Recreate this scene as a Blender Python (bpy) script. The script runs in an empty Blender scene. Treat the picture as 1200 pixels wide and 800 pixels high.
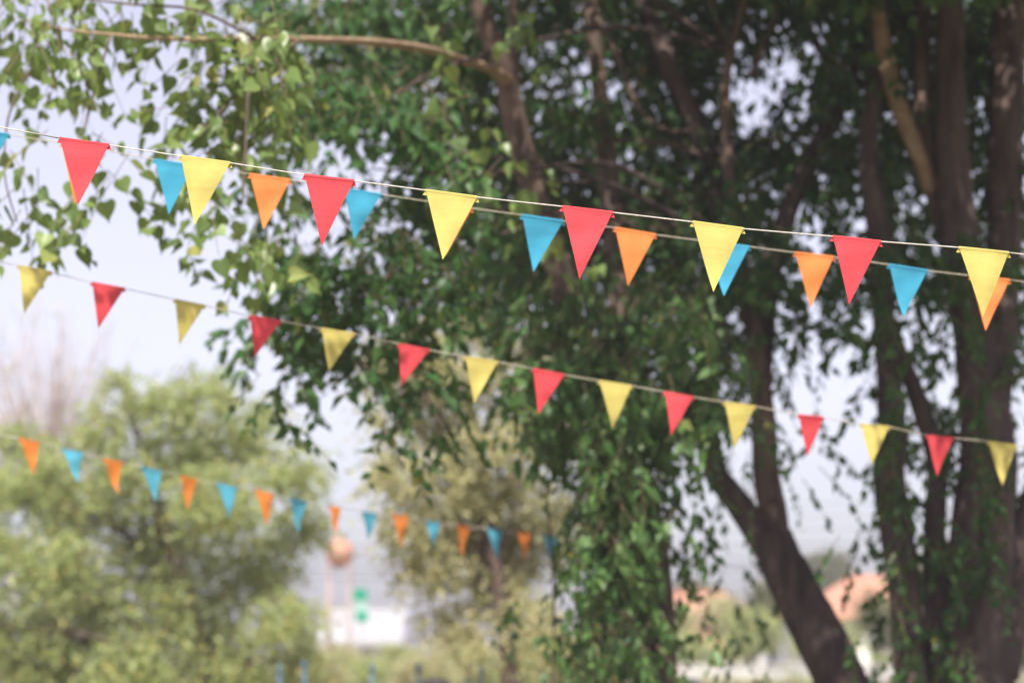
import bpy, math, random
import numpy as np
from mathutils import Vector

random.seed(11)
rng = np.random.default_rng(11)
scene = bpy.context.scene
col = scene.collection

# ------------------------------------------------------------------ camera
CAM_Z = 1.6
PITCH = math.radians(7.44)
F = 85.0 / 36.0 * 1200.0                     # focal length in photo pixels
cam_data = bpy.data.cameras.new('camera')
cam_data.lens = 85.0
cam_data.sensor_width = 36.0
cam_data.clip_end = 3000.0
cam_data.dof.use_dof = True
cam_data.dof.focus_distance = 10.0
cam_data.dof.aperture_fstop = 1.55
cam = bpy.data.objects.new('camera', cam_data)
cam.location = (0, 0, CAM_Z)
cam.rotation_euler = (math.pi / 2 + PITCH, 0, 0)
col.objects.link(cam)
scene.camera = cam

# ------------------------------------------------------------------ sky, sun, exposure
SUN_EL = math.radians(52)
SUN_V = Vector((-0.10, -0.60, 0.0)).normalized() * math.cos(SUN_EL) + Vector((0, 0, math.sin(SUN_EL)))
world = bpy.data.worlds.new('World')
scene.world = world
world.use_nodes = True
wn = world.node_tree
wn.nodes.clear()
sky = wn.nodes.new('ShaderNodeTexSky')
sky.sky_type = 'NISHITA'
sky.sun_disc = False
sky.sun_elevation = SUN_EL
sky.sun_rotation = math.atan2(SUN_V.x, SUN_V.y)
sky.air_density = 1.0
sky.dust_density = 2.0
sky.ozone_density = 1.0
hs = wn.nodes.new('ShaderNodeHueSaturation')
hs.inputs['Saturation'].default_value = 0.30
hs.inputs['Hue'].default_value = 0.535
bg = wn.nodes.new('ShaderNodeBackground')
bg.inputs['Strength'].default_value = 0.100
wo = wn.nodes.new('ShaderNodeOutputWorld')
tint = wn.nodes.new('ShaderNodeMix')            # thin milky cloud: the same lavender cast over the whole sky
tint.data_type = 'RGBA'
tint.blend_type = 'MULTIPLY'
tint.inputs['Factor'].default_value = 1.0
tint.inputs['B'].default_value = (0.96, 0.945, 1.045, 1)
wn.links.new(sky.outputs[0], hs.inputs['Color'])
wn.links.new(hs.outputs[0], tint.inputs['A'])
wn.links.new(tint.outputs['Result'], bg.inputs['Color'])
wn.links.new(bg.outputs[0], wo.inputs['Surface'])

sun_data = bpy.data.lights.new('sun', 'SUN')
sun_data.energy = 4.0
sun_data.angle = math.radians(0.53)
sun_data.color = (1.0, 0.93, 0.82)
sun = bpy.data.objects.new('sun', sun_data)
sun.rotation_euler = (-SUN_V).to_track_quat('-Z', 'Y').to_euler()
sun.location = (-10, -12, 30)
col.objects.link(sun)

vs = scene.view_settings
vs.view_transform = 'Standard'
vs.look = 'None'
vs.gamma = 1.0
vs.use_curve_mapping = False
vs.exposure = 1.0
cy = scene.cycles
cy.max_bounces = 6
cy.diffuse_bounces = 3
cy.transmission_bounces = 4
cy.volume_bounces = 0
cy.use_denoising = True

# ------------------------------------------------------------------ helpers
FWD = Vector((0, math.cos(PITCH), math.sin(PITCH)))
UP = Vector((0, -math.sin(PITCH), math.cos(PITCH)))


def P(px, py, d):
    """World point that stands d metres out and is seen at pixel (px, py) of the photograph."""
    r = Vector((1, 0, 0)) * ((px - 600) / F) + UP * (-(py - 400) / F) + FWD
    r *= d / r.y
    return Vector((r.x, r.y, r.z + CAM_Z))


def mpp(d):
    return d / F


def tag(o, label=None, cat=None, group=None, kind=None):
    if label: o['label'] = label
    if cat: o['category'] = cat
    if group: o['group'] = group
    if kind: o['kind'] = kind
    return o


def empty(name, loc=(0, 0, 0)):
    o = bpy.data.objects.new(name, None)
    o.location = loc
    o.empty_display_size = 0.2
    col.objects.link(o)
    return o


def link(name, me, parent=None, mat=None):
    o = bpy.data.objects.new(name, me)
    if mat is not None and len(me.materials) == 0:
        me.materials.append(mat)
    if parent is not None:
        o.parent = parent
        o.location = -parent.location
        if parent.parent is not None:
            o.location = (0, 0, 0)
    col.objects.link(o)
    return o


def mesh(name, verts, faces, smooth=False):
    me = bpy.data.meshes.new(name)
    me.from_pydata([tuple(v) for v in verts], [], faces)
    if smooth:
        me.polygons.foreach_set('use_smooth', [True] * len(me.polygons))
    me.update()
    return me


def tri_mesh(name, V, T, smooth=False):
    me = bpy.data.meshes.new(name)
    V = np.ascontiguousarray(V, dtype=np.float32)
    T = np.ascontiguousarray(T, dtype=np.int32)
    me.vertices.add(len(V))
    me.vertices.foreach_set('co', V.ravel())
    me.loops.add(T.size)
    me.loops.foreach_set('vertex_index', T.ravel())
    me.polygons.add(len(T))
    me.polygons.foreach_set('loop_start', np.arange(0, T.size, 3, dtype=np.int32))
    me.polygons.foreach_set('loop_total', np.full(len(T), 3, dtype=np.int32))
    if smooth:
        me.polygons.foreach_set('use_smooth', np.ones(len(T), dtype=bool))
    me.update(calc_edges=True)
    return me


def smooth_line(pts, step=4):
    """Catmull-Rom through (Vector, radius) points."""
    out = []
    n = len(pts)
    for i in range(n - 1):
        p0 = pts[max(i - 1, 0)]; p1 = pts[i]; p2 = pts[i + 1]; p3 = pts[min(i + 2, n - 1)]
        for k in range(step):
            t = k / step
            a = 2 * p1[0]; b = p2[0] - p0[0]
            c = 2 * p0[0] - 5 * p1[0] + 4 * p2[0] - p3[0]
            e = -p0[0] + 3 * p1[0] - 3 * p2[0] + p3[0]
            out.append(((a + b * t + c * t * t + e * t ** 3) * 0.5, p1[1] * (1 - t) + p2[1] * t))
    out.append(pts[-1])
    return out


def tube(name, pts, sides=10, rough=0.0, seed=0, step=4):
    r = random.Random(seed)
    line = smooth_line(pts, step) if step > 1 else pts
    V, Fc = [], []
    n = len(line)
    ph = [r.uniform(0, 6.28) for _ in range(4)]
    ref = Vector((0.3, 1, 0.1)).normalized()
    for i, (p, rad) in enumerate(line):
        t = (line[min(i + 1, n - 1)][0] - line[max(i - 1, 0)][0])
        t = t.normalized() if t.length > 1e-9 else Vector((0, 0, 1))
        a = t.cross(ref)
        a = a.normalized() if a.length > 1e-4 else t.orthogonal().normalized()
        b = t.cross(a).normalized()
        for s in range(sides):
            an = 2 * math.pi * s / sides
            k = 1.0
            if rough:
                k += rough * (math.sin(2 * an + ph[0] + i * 0.35) * 0.5 + math.sin(3 * an + ph[1] - i * 0.22) * 0.4
                              + math.sin(5 * an + ph[2] + i * 0.6) * 0.25 + r.uniform(-0.3, 0.3))
            V.append(p + (a * math.cos(an) + b * math.sin(an)) * rad * k)
    for i in range(n - 1):
        for s in range(sides):
            s2 = (s + 1) % sides
            Fc.append((i * sides + s, i * sides + s2, (i + 1) * sides + s2, (i + 1) * sides + s))
    Fc.append(tuple(range(sides - 1, -1, -1)))
    Fc.append(tuple((n - 1) * sides + s for s in range(sides)))
    return mesh(name, V, Fc, smooth=True)


def box(cx, cy_, cz, sx, sy, sz):
    x0, x1, y0, y1, z0, z1 = cx - sx / 2, cx + sx / 2, cy_ - sy / 2, cy_ + sy / 2, cz - sz / 2, cz + sz / 2
    V = [(x0, y0, z0), (x1, y0, z0), (x1, y1, z0), (x0, y1, z0), (x0, y0, z1), (x1, y0, z1), (x1, y1, z1), (x0, y1, z1)]
    Fc = [(0, 3, 2, 1), (4, 5, 6, 7), (0, 1, 5, 4), (1, 2, 6, 5), (2, 3, 7, 6), (3, 0, 4, 7)]
    return V, Fc


def boxes(name, lst):
    V, Fc = [], []
    for b in lst:
        v, f = box(*b)
        o = len(V)
        V += v
        Fc += [tuple(i + o for i in q) for q in f]
    return mesh(name, V, Fc)


# ------------------------------------------------------------------ materials
def new_mat(name):
    m = bpy.data.materials.new(name)
    m.use_nodes = True
    nt = m.node_tree
    nt.nodes.clear()
    out = nt.nodes.new('ShaderNodeOutputMaterial')
    return m, nt, out


def ramp(nt, stops):
    r = nt.nodes.new('ShaderNodeValToRGB')
    e = r.color_ramp.elements
    while len(e) < len(stops):
        e.new(0.5)
    for el, (p, c) in zip(e, stops):
        el.position = p
        el.color = (*c, 1)
    return r


def noise_mat(name, c0, c1, scale=4.0, rough=0.85, bump=0.0, bscale=None, stretch=None, spec=0.3, detail=6):
    m, nt, out = new_mat(name)
    tc = nt.nodes.new('ShaderNodeTexCoord')
    mp = nt.nodes.new('ShaderNodeMapping')
    if stretch: mp.inputs['Scale'].default_value = stretch
    nt.links.new(tc.outputs['Object'], mp.inputs[0])
    n = nt.nodes.new('ShaderNodeTexNoise')
    n.inputs['Scale'].default_value = scale
    n.inputs['Detail'].default_value = detail
    n.inputs['Roughness'].default_value = 0.6
    nt.links.new(mp.outputs[0], n.inputs['Vector'])
    r = ramp(nt, [(0.32, c0), (0.68, c1)])
    nt.links.new(n.outputs['Fac'], r.inputs[0])
    p = nt.nodes.new('ShaderNodeBsdfPrincipled')
    p.inputs['Roughness'].default_value = rough
    p.inputs['Specular IOR Level'].default_value = spec
    nt.links.new(r.outputs[0], p.inputs['Base Color'])
    if bump:
        n2 = nt.nodes.new('ShaderNodeTexNoise')
        n2.inputs['Scale'].default_value = bscale or scale * 4
        n2.inputs['Detail'].default_value = 5
        nt.links.new(mp.outputs[0], n2.inputs['Vector'])
        b = nt.nodes.new('ShaderNodeBump')
        b.inputs['Strength'].default_value = bump
        b.inputs['Distance'].default_value = 0.04
        nt.links.new(n2.outputs['Fac'], b.inputs['Height'])
        nt.links.new(b.outputs[0], p.inputs['Normal'])
    nt.links.new(p.outputs[0], out.inputs[0])
    return m


def leaf_mat(name, stops, trans=0.35, tcol=(0.16, 0.24, 0.03), rough=0.4, spec=0.4, per_object=False):
    """Leaf: colour differs from leaf to leaf (random per island or per object), a glossy upper side, light passing through."""
    m, nt, out = new_mat(name)
    if per_object:
        src = nt.nodes.new('ShaderNodeObjectInfo').outputs['Random']
    else:
        src = nt.nodes.new('ShaderNodeNewGeometry').outputs['Random Per Island']
    r = ramp(nt, stops)
    nt.links.new(src, r.inputs[0])
    p = nt.nodes.new('ShaderNodeBsdfPrincipled')
    p.inputs['Roughness'].default_value = rough
    p.inputs['Specular IOR Level'].default_value = spec
    nt.links.new(r.outputs[0], p.inputs['Base Color'])
    t = nt.nodes.new('ShaderNodeBsdfTranslucent')
    mx = nt.nodes.new('ShaderNodeMix')
    mx.data_type = 'RGBA'
    mx.inputs['Factor'].default_value = 0.6
    nt.links.new(r.outputs[0], mx.inputs['A'])
    mx.inputs['B'].default_value = (*tcol, 1)
    nt.links.new(mx.outputs['Result'], t.inputs['Color'])
    ms = nt.nodes.new('ShaderNodeMixShader')
    ms.inputs[0].default_value = trans
    nt.links.new(p.outputs[0], ms.inputs[1])
    nt.links.new(t.outputs[0], ms.inputs[2])
    nt.links.new(ms.outputs[0], out.inputs[0])
    return m


def paper_mat(name, c):
    m, nt, out = new_mat(name)
    tc = nt.nodes.new('ShaderNodeTexCoord')
    n = nt.nodes.new('ShaderNodeTexNoise')
    n.inputs['Scale'].default_value = 9.0
    n.inputs['Detail'].default_value = 5
    nt.links.new(tc.outputs['Object'], n.inputs['Vector'])
    d = tuple(x * 0.82 for x in c)
    r = ramp(nt, [(0.3, d), (0.7, c)])
    nt.links.new(n.outputs['Fac'], r.inputs[0])
    # fine woven relief and slack creases running across the cloth
    w1 = nt.nodes.new('ShaderNodeTexNoise')
    w1.inputs['Scale'].default_value = 160.0
    nt.links.new(tc.outputs['Object'], w1.inputs['Vector'])
    mp = nt.nodes.new('ShaderNodeMapping')
    mp.inputs['Scale'].default_value = (5, 5, 26)
    nt.links.new(tc.outputs['Object'], mp.inputs[0])
    w2 = nt.nodes.new('ShaderNodeTexNoise')
    w2.inputs['Scale'].default_value = 1.4
    w2.inputs['Detail'].default_value = 2
    nt.links.new(mp.outputs[0], w2.inputs['Vector'])
    b1 = nt.nodes.new('ShaderNodeBump'); b1.inputs['Strength'].default_value = 0.12; b1.inputs['Distance'].default_value = 0.002
    b2 = nt.nodes.new('ShaderNodeBump'); b2.inputs['Strength'].default_value = 0.16; b2.inputs['Distance'].default_value = 0.012
    nt.links.new(w1.outputs['Fac'], b1.inputs['Height'])
    nt.links.new(w2.outputs['Fac'], b2.inputs['Height'])
    nt.links.new(b1.outputs[0], b2.inputs['Normal'])
    p = nt.nodes.new('ShaderNodeBsdfPrincipled')
    p.inputs['Roughness'].default_value = 0.75
    p.inputs['Specular IOR Level'].default_value = 0.2
    nt.links.new(r.outputs[0], p.inputs['Base Color'])
    nt.links.new(b2.outputs[0], p.inputs['Normal'])
    t = nt.nodes.new('ShaderNodeBsdfTranslucent')
    nt.links.new(r.outputs[0], t.inputs['Color'])
    ms = nt.nodes.new('ShaderNodeMixShader')
    ms.inputs[0].default_value = 0.22
    nt.links.new(p.outputs[0], ms.inputs[1])
    nt.links.new(t.outputs[0], ms.inputs[2])
    nt.links.new(ms.outputs[0], out.inputs[0])
    return m


M = {
    'red': paper_mat('red_cloth', (0.64, 0.068, 0.085)),
    'yellow': paper_mat('yellow_cloth', (0.56, 0.475, 0.14)),
    'blue': paper_mat('blue_cloth', (0.05, 0.31, 0.48)),
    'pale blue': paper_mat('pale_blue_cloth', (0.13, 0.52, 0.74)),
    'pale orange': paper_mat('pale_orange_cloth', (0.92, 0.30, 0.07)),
    'orange': paper_mat('orange_cloth', (0.76, 0.225, 0.065)),
    'cord': noise_mat('cord', (0.55, 0.52, 0.47), (0.75, 0.72, 0.68), scale=120, rough=0.9, bump=0.5, bscale=300),
    'cord_tan': noise_mat('tan_cord', (0.42, 0.37, 0.29), (0.58, 0.52, 0.43), scale=120, rough=0.9, bump=0.5, bscale=300),
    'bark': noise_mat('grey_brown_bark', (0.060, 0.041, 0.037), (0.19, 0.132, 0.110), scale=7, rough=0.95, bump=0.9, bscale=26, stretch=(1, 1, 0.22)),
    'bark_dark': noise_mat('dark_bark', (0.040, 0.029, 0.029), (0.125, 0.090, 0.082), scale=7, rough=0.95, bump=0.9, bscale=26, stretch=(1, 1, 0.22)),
    'bark_tan': noise_mat('tan_bark', (0.24, 0.16, 0.11), (0.42, 0.30, 0.21), scale=9, rough=0.9, bump=0.6, bscale=40),
    'twig': noise_mat('twig_bark', (0.12, 0.085, 0.06), (0.25, 0.18, 0.12), scale=12, rough=0.9),
    'twig_pale': noise_mat('pale_twig_bark', (0.34, 0.27, 0.25), (0.46, 0.38, 0.36), scale=6, rough=0.9),
    'heart': leaf_mat('heart_leaf', [(0.0, (0.09, 0.15, 0.045)), (0.5, (0.15, 0.23, 0.065)), (0.9, (0.23, 0.32, 0.10)), (1.0, (0.34, 0.33, 0.10))], 0.42, (0.34, 0.44, 0.10), 0.36, 0.5),
    'heart_one': leaf_mat('single_heart_leaf', [(0.0, (0.09, 0.15, 0.045)), (0.5, (0.15, 0.23, 0.065)), (0.9, (0.23, 0.32, 0.10)), (1.0, (0.34, 0.33, 0.10))], 0.42, (0.34, 0.44, 0.10), 0.36, 0.5, True),
    'dark': leaf_mat('dark_leaf', [(0.0, (0.032, 0.085, 0.026)), (0.6, (0.052, 0.125, 0.036)), (0.97, (0.085, 0.165, 0.045)), (1.0, (0.22, 0.19, 0.04))], 0.33, (0.16, 0.28, 0.04), 0.42, 0.28),
    'dark_one': leaf_mat('single_dark_leaf', [(0.0, (0.032, 0.085, 0.026)), (0.6, (0.052, 0.125, 0.036)), (1.0, (0.085, 0.165, 0.045))], 0.33, (0.16, 0.28, 0.04), 0.42, 0.28, True),
    'creeper': leaf_mat('creeper_leaf', [(0.0, (0.05, 0.115, 0.036)), (0.6, (0.085, 0.18, 0.05)), (0.96, (0.14, 0.24, 0.07)), (1.0, (0.26, 0.24, 0.06))], 0.34, (0.18, 0.30, 0.05), 0.42, 0.32),
    'olive': leaf_mat('yellow_green_leaf', [(0.0, (0.24, 0.32, 0.115)), (0.5, (0.345, 0.42, 0.165)), (0.93, (0.47, 0.50, 0.22)), (1.0, (0.66, 0.44, 0.14))], 0.48, (0.58, 0.60, 0.22), 0.45, 0.4),
    'khaki': leaf_mat('pale_yellow_leaf', [(0.0, (0.30, 0.33, 0.15)), (0.5, (0.46, 0.45, 0.24)), (1.0, (0.66, 0.60, 0.36))], 0.48, (0.64, 0.60, 0.31), 0.45, 0.4),
    'far_leaf': leaf_mat('far_leaf', [(0.0, (0.10, 0.12, 0.045)), (0.6, (0.15, 0.165, 0.06)), (1.0, (0.22, 0.21, 0.08))], 0.35, (0.28, 0.28, 0.08), 0.6, 0.3),
    'wall_white': noise_mat('white_render', (0.66, 0.65, 0.62), (0.80, 0.79, 0.77), scale=0.8, rough=0.85),
    'wall_pale': noise_mat('weathered_white_wall', (0.34, 0.33, 0.32), (0.48, 0.47, 0.45), scale=0.8, rough=0.9),
    'metal_white': noise_mat('white_sheet_metal', (0.36, 0.36, 0.37), (0.41, 0.41, 0.43), scale=0.6, rough=0.5),
    'roof_red': noise_mat('red_roof_tile', (0.38, 0.18, 0.12), (0.48, 0.25, 0.17), scale=1.2, rough=0.8, bump=0.4, bscale=8),
    'glass': noise_mat('dark_window', (0.05, 0.06, 0.07), (0.09, 0.10, 0.12), scale=1, rough=0.1, spec=0.6),
    'wood': noise_mat('painted_wood', (0.20, 0.13, 0.09), (0.30, 0.20, 0.14), scale=5, rough=0.7),
    'tank': noise_mat('faded_orange_tank', (0.40, 0.18, 0.11), (0.52, 0.26, 0.17), scale=2, rough=0.55),
    'steel_red': noise_mat('rusty_pink_steel', (0.36, 0.24, 0.21), (0.46, 0.33, 0.30), scale=3, rough=0.7),
    'sign_green': noise_mat('green_sign', (0.0, 0.22, 0.13), (0.0, 0.27, 0.16), scale=2, rough=0.5),
    'sign_white': noise_mat('white_sign', (0.24, 0.40, 0.34), (0.34, 0.48, 0.42), scale=2, rough=0.5),
    'steel': noise_mat('grey_steel', (0.30, 0.30, 0.31), (0.42, 0.42, 0.43), scale=6, rough=0.5),
    'blue_paint': noise_mat('blue_paint', (0.06, 0.11, 0.18), (0.09, 0.16, 0.26), scale=6, rough=0.6),
    'plastic_dark': noise_mat('dark_plastic', (0.03, 0.03, 0.035), (0.055, 0.055, 0.06), scale=4, rough=0.5),
    'asphalt': noise_mat('asphalt', (0.045, 0.045, 0.047), (0.075, 0.074, 0.072), scale=3, rough=0.95, bump=0.3, bscale=60),
    'wire': noise_mat('wire', (0.05, 0.05, 0.055), (0.08, 0.08, 0.085), scale=3, rough=0.6),
    'concrete': noise_mat('concrete', (0.36, 0.35, 0.33), (0.48, 0.47, 0.45), scale=3, rough=0.9, bump=0.2),
    'grass_ground': noise_mat('grassy_ground', (0.13, 0.125, 0.05), (0.24, 0.20, 0.10), scale=0.35, rough=0.95, bump=0.5, bscale=8, detail=8),
    'grass': leaf_mat('grass_blade', [(0, (0.12, 0.15, 0.04)), (0.6, (0.19, 0.20, 0.06)), (1, (0.28, 0.24, 0.09))], 0.3, (0.3, 0.3, 0.08), 0.6, 0.3),
}

# ------------------------------------------------------------------ setting: ground, road
R = 600.0
gv, gf = [], []
N = 40
for j in range(N + 1):
    for i in range(N + 1):
        x = (i / N * 2 - 1); y = (j / N * 2 - 1)
        X = math.copysign(abs(x) ** 1.8, x) * R; Y = math.copysign(abs(y) ** 1.8, y) * R
        gv.append((X, Y, 0.0))
for j in range(N):
    for i in range(N):
        a = j * (N + 1) + i
        gf.append((a, a + 1, a + N + 2, a + N + 1))
tag(link('ground', mesh('ground', gv, gf), None, M['grass_ground']), kind='structure')
road = link('road', boxes('road', [(0, 142, 0.0, 1100, 7, 0.012)]), None, M['asphalt'])
tag(road, kind='structure')
for yy in (138.2, 145.8):
    k = link('kerb', boxes('kerb', [(0, yy, 0.06, 1100, 0.35, 0.13)]), road, M['concrete'])
link('centre_line', boxes('centre_line', [(x, 142, 0.012, 2.0, 0.12, 0.009) for x in range(-60, 61, 6)]), road, M['wall_white'])

# ------------------------------------------------------------------ leaves
LANCE_V = np.array([[0, 0, 0], [-0.27, 0.40, 0.03], [0, 0.42, -0.025], [0.27, 0.40, 0.03], [0, 1.0, -0.10]])
LANCE_T = np.array([[0, 2, 1], [0, 3, 2], [1, 2, 4], [2, 3, 4]])
DIA_V = np.array([[0, 0, 0], [-0.27, 0.45, 0.05], [0.27, 0.45, 0.05], [0, 1.0, -0.06]])
DIA_T = np.array([[0, 3, 1], [0, 2, 3]])
# heart-shaped leaf with a long drip tip; the blade begins after a stalk
_half = [(0.0, 0.0), (0.20, -0.09), (0.37, -0.04), (0.45, 0.12), (0.42, 0.30), (0.30, 0.50), (0.14, 0.68), (0.045, 0.82), (0.0, 1.0)]
_hv = [[0, y, -0.02 * (1 - y)] for (x, y) in [(0, 0.0), (0, 0.2), (0, 0.45), (0, 0.7)]]


def heart():
    stalk = 0.42
    rim = [(x, y) for x, y in _half]
    left = [(-x, y) for x, y in _half[1:-1]]
    V = []
    for x, y in rim + left:
        V.append([x, y + stalk, 0.16 * abs(x) - 0.10 * max(y, 0) ** 2])
    n = len(rim); m = len(left)
    ring = list(range(n)) + [n + m - 1 - i for i in range(m)]
    c = len(V)
    V.append([0, 0.35 + stalk, -0.03])
    T = []
    for i in range(len(ring)):
        T.append([c, ring[i], ring[(i + 1) % len(ring)]])
    s = len(V)
    V += [[-0.012, 0, 0.0], [0.012, 0, 0.0], [0.012, stalk, 0], [-0.012, stalk, 0]]
    T += [[s, s + 1, s + 2], [s, s + 2, s + 3]]
    return np.array(V), np.array(T)


HEART_V, HEART_T = heart()


def norm(a):
    return a / np.maximum(np.linalg.norm(a, axis=-1, keepdims=True), 1e-9)


def sprays(clumps, leaf_len, per=9, twig=0.34, droop=0.7, spread=0.75, jit=0.35, lift=0.75, hang=0.35):
    """clumps: rows (centre xyz, radii xyz, number of leaves). Returns leaf matrices (origin, x, y, z axes, size) and twig lines."""
    S = []
    for (c, r, n) in clumps:
        k = max(1, int(round(n / per)))
        d = norm(rng.normal(size=(k, 3))) * (rng.random((k, 1)) ** (1 / 2.6))
        S.append(np.array(c) + d * np.array(r))
    S = np.concatenate(S)
    k = len(S)
    th = rng.random(k) * 2 * np.pi
    tdir = norm(np.stack([np.cos(th), np.sin(th), rng.normal(-droop, 0.35, k)], 1))
    L = twig * rng.uniform(0.6, 1.3, k)
    t = (np.arange(per) + 0.6) / per
    tt = t[None, :] + rng.normal(0, 0.03, (k, per))
    base = S[:, None, :] + tdir[:, None, :] * (tt * L[:, None])[..., None]
    base[..., 2] -= 0.35 * droop * (tt ** 2) * L[:, None]
    up = np.array([0, 0, 1.0])
    side = norm(np.cross(tdir, up))
    sg = np.where(np.arange(per) % 2 == 0, 1.0, -1.0)
    ld = tdir[:, None, :] * 0.55 + side[:, None, :] * sg[None, :, None] * spread + rng.normal(0, jit, (k, per, 3))
    ld[..., 2] -= hang
    ld = norm(ld)
    nz = np.array([0, 0, lift]) + rng.normal(0, jit, (k, per, 3)) + side[:, None, :] * sg[None, :, None] * 0.25
    xa = norm(np.cross(ld, nz))
    za = norm(np.cross(xa, ld))
    size = leaf_len * rng.uniform(0.55, 1.3, (k, per))
    q = k * per
    twigs = (S, tdir, L, droop)
    return base.reshape(q, 3), xa.reshape(q, 3), ld.reshape(q, 3), za.reshape(q, 3), size.reshape(q), twigs


def leaves_mesh(name, lv, tpl_v, tpl_t, width=1.0):
    b, x, y, z, s = lv[:5]
    x = x * rng.uniform(0.72, 1.12, (len(b), 1))
    z = z * rng.uniform(0.3, 3.0, (len(b), 1))
    V = b[:, None, :] + s[:, None, None] * (tpl_v[None, :, 0, None] * width * x[:, None, :] + tpl_v[None, :, 1, None] * y[:, None, :]
                                             + tpl_v[None, :, 2, None] * z[:, None, :])
    n, k = len(b), len(tpl_v)
    T = tpl_t[None] + (np.arange(n) * k)[:, None, None]
    return tri_mesh(name, V.reshape(-1, 3), T.reshape(-1, 3))


def twig_mesh(name, twigs, rad=0.004):
    S, td, L, droop = twigs
    k = len(S)
    up = np.array([0, 0, 1.0])
    a = norm(np.cross(td, up)); b = norm(np.cross(td, a))
    V = np.zeros((k, 9, 3))
    for i, t in enumerate((-0.25, 0.45, 1.0)):
        p = S + td * (t * L)[:, None]
        p[:, 2] -= 0.35 * droop * t * abs(t) * L
        for s in range(3):
            an = s * 2.094
            V[:, i * 3 + s] = p + (a * math.cos(an) + b * math.sin(an)) * rad * (1.2 - 0.7 * max(t, 0))
    T = []
    for i in range(2):
        for s in range(3):
            q = (i * 3 + s, i * 3 + (s + 1) % 3, i * 3 + 3 + (s + 1) % 3, i * 3 + 3 + s)
            T += [[q[0], q[1], q[2]], [q[0], q[2], q[3]]]
    T = np.array(T)[None] + (np.arange(k) * 9)[:, None, None]
    return tri_mesh(name, V.reshape(-1, 3), T.reshape(-1, 3))


def pick(lv, idx):
    return tuple(a[idx] for a in lv[:5])


from mathutils import Matrix


def leaf_objects(lv, tpl_v, tpl_t, parent, mat, name='leaf', width=1.0):
    me = bpy.data.meshes.get(mat.name + '_shape')
    if me is None:
        v = tpl_v.copy(); v[:, 0] *= width
        me = tri_mesh(mat.name + '_shape', v, tpl_t)
        me.materials.append(mat)
    off = np.array(parent.location)
    for b, x, y, z, s in zip(*lv[:5]):
        x = x * random.uniform(0.72, 1.12)
        z = z * random.uniform(0.3, 3.0)
        o = bpy.data.objects.new(name, me)
        o.parent = parent
        m = Matrix(((x[0] * s, y[0] * s, z[0] * s, b[0] - off[0]), (x[1] * s, y[1] * s, z[1] * s, b[1] - off[1]),
                    (x[2] * s, y[2] * s, z[2] * s, b[2] - off[2]), (0, 0, 0, 1)))
        o.matrix_basis = m
        col.objects.link(o)


QS = 1.0      # how much farther than listed the tree under construction stands


def px_clump(px, py, d, rx, ry, rd, lai, leaf_area):
    """A clump of foliage d metres out; rx, ry in photo pixels, rd in metres; as many leaves as cover its face lai times."""
    d *= QS
    k = mpp(d)
    return (tuple(P(px, py, d)), (rx * k, rd, ry * k), max(9, lai * math.pi * rx * ry * k * k / leaf_area))


def limb(parent, name, pts, mat, rough=0.10, sides=12):
    """pts: (px, py, d, width in photo pixels)"""
    line = [(P(a, b, d * QS), w * mpp(d * QS) / 2) for a, b, d, w in pts]
    return link(name, tube(name, line, sides, rough, seed=random.randint(0, 9999)), parent, mat)


def to_ground(pts):
    """prepend the run of the trunk from the ground to its first point, which stands below the frame"""
    a = pts[0]
    p = P(a[0], a[1], a[2] * QS)
    w = a[3] * mpp(a[2] * QS) / 2
    return [(Vector((p.x + 0.02, p.y, -0.1)), w * 1.45), (Vector((p.x + 0.01, p.y, 0.25)), w * 1.15), (Vector((p.x, p.y, 0.8)), w * 1.05)]


def trunk(parent, pts, mat, name='trunk'):
    line = to_ground(pts) + [(P(a, b, d * QS), w * mpp(d * QS) / 2) for a, b, d, w in pts]
    return link(name, tube(name, line, 16, 0.10, seed=random.randint(0, 9999)), parent, mat)


def branch_to(parent, a, b, r0, mat, sag=0.15, seed=0):
    r = random.Random(seed)
    a = Vector(a); b = Vector(b)
    L = (b - a).length
    m1 = a.lerp(b, 0.35) + Vector((r.uniform(-1, 1), r.uniform(-1, 1), r.uniform(0.2, 1.2))) * sag * L
    m2 = a.lerp(b, 0.7) + Vector((r.uniform(-1, 1), r.uniform(-1, 1), r.uniform(-0.2, 0.8))) * sag * L
    return link('branch', tube('branch', [(a, r0), (m1, r0 * 0.7), (m2, r0 * 0.5), (b, r0 * 0.2)], 6, 0.06, seed), parent, mat)


LANCE_AREA = 0.128 ** 2 * 0.26
# ------------------------------------------------------------------ tree A: leaning tree with heart-shaped leaves
QS = 1.27
base = P(768, 800, 16.2 * QS)
A = empty('fig_tree', (base.x, base.y, 0))
tag(A, 'slender leaning tree with heart-shaped leaves reaching across the upper left sky', 'tree')
A_pts = [(768, 805, 16.2, 54), (766, 700, 16.2, 49), (755, 620, 16.2, 45), (730, 540, 16.1, 41), (700, 460, 16.0, 37), (672, 385, 15.9, 34),
         (655, 320, 15.8, 31), (630, 240, 15.7, 29), (606, 150, 15.6, 29), (592, 90, 15.5, 28), (577, 50, 15.4, 25), (562, 10, 15.3, 22), (540, -80, 15.2, 18), (500, -200, 15.0, 10)]
trunk(A, A_pts, M['bark'])
limb(A, 'limb', [(604, 130, 15.6, 16), (601, 60, 15.7, 14), (602, 0, 15.8, 13), (608, -140, 16, 9)], M['bark'])
limb(A, 'limb', [(745, 590, 16.2, 28), (733, 420, 16.5, 27), (724, 330, 16.6, 26), (718, 250, 16.7, 25), (712, 190, 16.7, 23), (704, 120, 16.7, 21), (696, 50, 16.7, 19), (690, -10, 16.7, 17), (676, -140, 16.7, 12)], M['bark'])
QS = 1.0
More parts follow.
